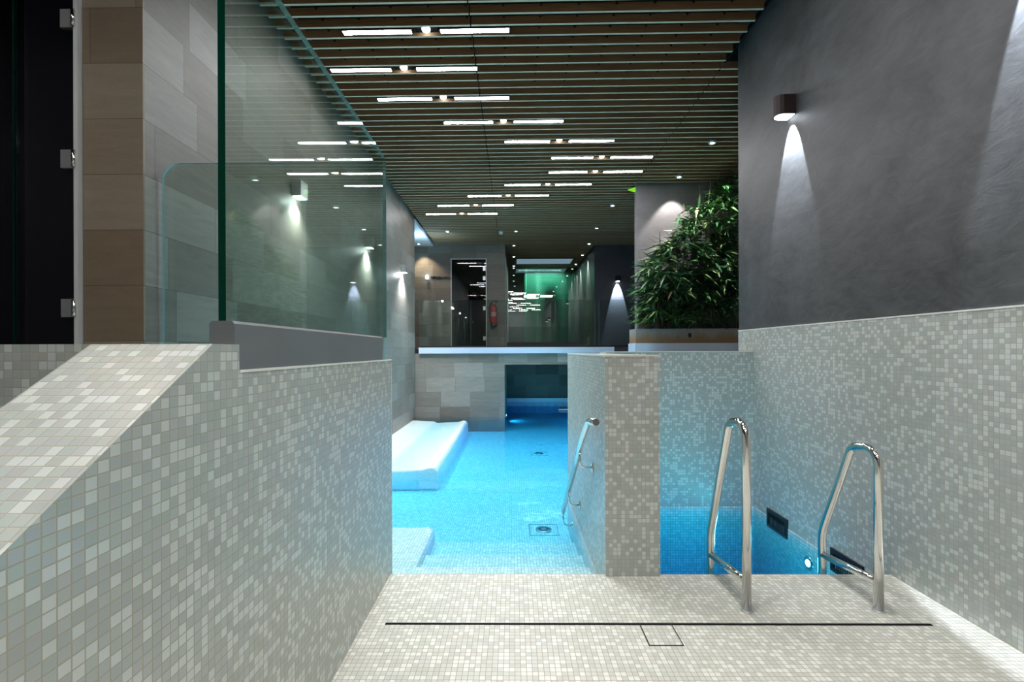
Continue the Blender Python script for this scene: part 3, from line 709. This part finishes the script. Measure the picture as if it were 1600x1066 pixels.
# ------------------------------------------------------------------ planter and bamboo
pb = thing('planter', 'long stained grey planter trough under the bamboo', 'planter', (2.12, 7.88, 1.52))
f = MB(); f.box(0, 2.7, 0, 0.04, 0, 0.25); f.box(0, 2.7, 0.40, 0.44, 0, 0.25); f.box(0, 0.04, 0.04, 0.40, 0, 0.25); f.box(2.66, 2.7, 0.04, 0.40, 0, 0.25)
pm = f.build('trough', M['planter'], pb); 
MB().box(0.04, 2.66, 0.04, 0.40, 0.0, 0.20).build('soil', plain('soil', (0.03, 0.02, 0.012), 0.9, 0, 0.5, 60), pb)
MB().box(0.90, 0.95, -0.012, 0.0, 0.10, 0.17).build('outlet', M['rubber'], pb)

def leaf_blade(m_, p, d, L, W):
    """one long bamboo leaf, folded along its midrib and drooping"""
    side = d.cross(Vector((0, 0, 1)));
    if side.length < 0.05: side = Vector((1, 0, 0))
    side.normalize(); side = (side + Vector((0, 0, random.uniform(-0.7, 0.7)))).normalized()
    nrm = side.cross(d).normalized(); b0 = len(m_.v)
    for t, wd in ((0.0, 0.12), (0.22, 1.0), (0.6, 0.75), (1.0, 0.02)):
        c = p + d * (L * t) + Vector((0, 0, -0.16 * L * t * t))
        for k in (-1, 0, 1):
            q = c + side * (k * W * 0.5 * wd) + nrm * (0.12 * W * abs(k) * wd)
            m_.v.append(tuple(q))
    for r_ in range(3):
        for k in range(2):
            a = b0 + r_ * 3 + k; m_.face((a, a + 1, a + 4, a + 3), 0, True)
bam = thing('bamboo_plant', 'dense green bamboo spilling over the stained planter', 'plant', (2.12, 8.1, 1.70))
O = Vector((2.12, 8.1, 1.70))
random.seed(21)
def left_limit(z):          # the crown leans to the left low down
    pts = [(1.80, 2.18), (2.2, 2.17), (2.75, 2.22), (3.05, 2.45), (3.30, 2.70), (3.55, 2.85), (3.8, 3.2), (4.1, 3.5), (4.4, 3.7)]
    for (z0, x0), (z1, x1) in zip(pts, pts[1:]):
        if z0 <= z <= z1: return x0 + (x1 - x0) * (z - z0) / (z1 - z0)
    return 2.3 if z < 2 else 3.7
ncane = 16
for i in range(ncane):
    bx = 2.35 + 1.9 * (i + random.random() * 0.6) / ncane; by = random.uniform(8.0, 8.22)
    tz = min(4.35, 2.7 + (bx - 2.35) * 1.15 + random.uniform(-0.1, 0.35))
    lean = random.uniform(-0.35, -0.05); fy = random.uniform(-0.75, -0.15)
    P = [Vector((bx, by, 1.72))]
    for k in range(1, 9):
        t = k / 8; P.append(Vector((bx + lean * t * t, by + fy * t * t, 1.72 + (tz - 1.72) * t)))
    cane = MB().tube([tuple(q - O) for q in P], [0.014 - 0.001 * k for k in range(9)], 7).build('cane', M['cane'], bam)
    fo = MB(); 
    for tw in range(44):
        t = random.uniform(0.1, 1.0); kk = min(7, int(t * 8)); q = P[kk].lerp(P[kk + 1], t * 8 - kk)
        ang = random.uniform(0, 2 * math.pi); d = Vector((math.cos(ang) - 0.35, math.sin(ang) - 0.55, random.uniform(-0.25, 0.5))).normalized()
        ln = random.uniform(0.25, 0.72)
        end = q + d * ln + Vector((0, 0, -0.18 * ln))
        if end.x < left_limit(end.z) + 0.08: end.x = left_limit(end.z) + 0.08 + random.uniform(0, 0.2)
        if end.y > 8.2: end.y = 8.2 - random.random() * 0.3
        end.z = max(1.88, min(4.30, end.z))
        for k in range(random.randint(5, 8)):
            u_ = random.uniform(0.35, 1.0); s_ = q.lerp(end, u_)
            ld_ = (d + Vector((random.uniform(-0.9, 0.5), random.uniform(-0.9, 0.3), random.uniform(-0.75, 0.35)))).normalized()
            L_ = random.uniform(0.20, 0.38); tip = s_ + ld_ * L_
            if tip.y > 8.29 or s_.y > 8.28: continue
            if tip.z > 4.36 or tip.z < 1.66: continue
            if tip.z < 1.86 and random.random() < 0.7: continue
            leaf_blade(fo, s_ - O, ld_, L_, random.uniform(0.030, 0.050))
    fo.build('foliage', M['leaf'], cane)

# ------------------------------------------------------------------ world, camera
wd = bpy.data.worlds.new('world'); sc.world = wd; wd.use_nodes = True
wd.node_tree.nodes['Background'].inputs[0].default_value = (0.02, 0.025, 0.03, 1)
cam = bpy.data.cameras.new('camera'); co = bpy.data.objects.new('camera', cam); C.objects.link(co)
cam.lens = 16.0; cam.sensor_width = 36.0; cam.shift_x = 0.0027; cam.shift_y = 0.0094; cam.clip_start = 0.02; cam.clip_end = 100
co.rotation_mode = 'QUATERNION'
co.rotation_quaternion = (Matrix.Rotation(R(0.5), 4, 'Z') @ Matrix.Rotation(R(90), 4, 'X') @ Matrix.Rotation(R(-0.2), 4, 'Z')).to_quaternion()
co.location = (0, 0, 1.4)
sc.camera = co

# to metres
done = set()
for o in C.objects:
    o.location = o.location * S
    if o.type == 'MESH' and o.data.name not in done:
        done.add(o.data.name); o.data.transform(Matrix.Scale(S, 4))
    elif o.type == 'LIGHT':
        if o.data.type == 'AREA': o.data.size *= S; o.data.size_y *= S
for me in bpy.data.meshes: me.update()

vs = sc.view_settings
vs.view_transform = 'Standard'; vs.look = 'None'; vs.gamma = 1.0; vs.use_curve_mapping = False; vs.exposure = 0.1
sc.cycles.max_bounces = 10; sc.cycles.transparent_max_bounces = 16; sc.cycles.diffuse_bounces = 5; sc.cycles.glossy_bounces = 5
sc.cycles.use_denoising = True; sc.cycles.sample_clamp_indirect = 6.0; sc.cycles.caustics_reflective = False; sc.cycles.caustics_refractive = False
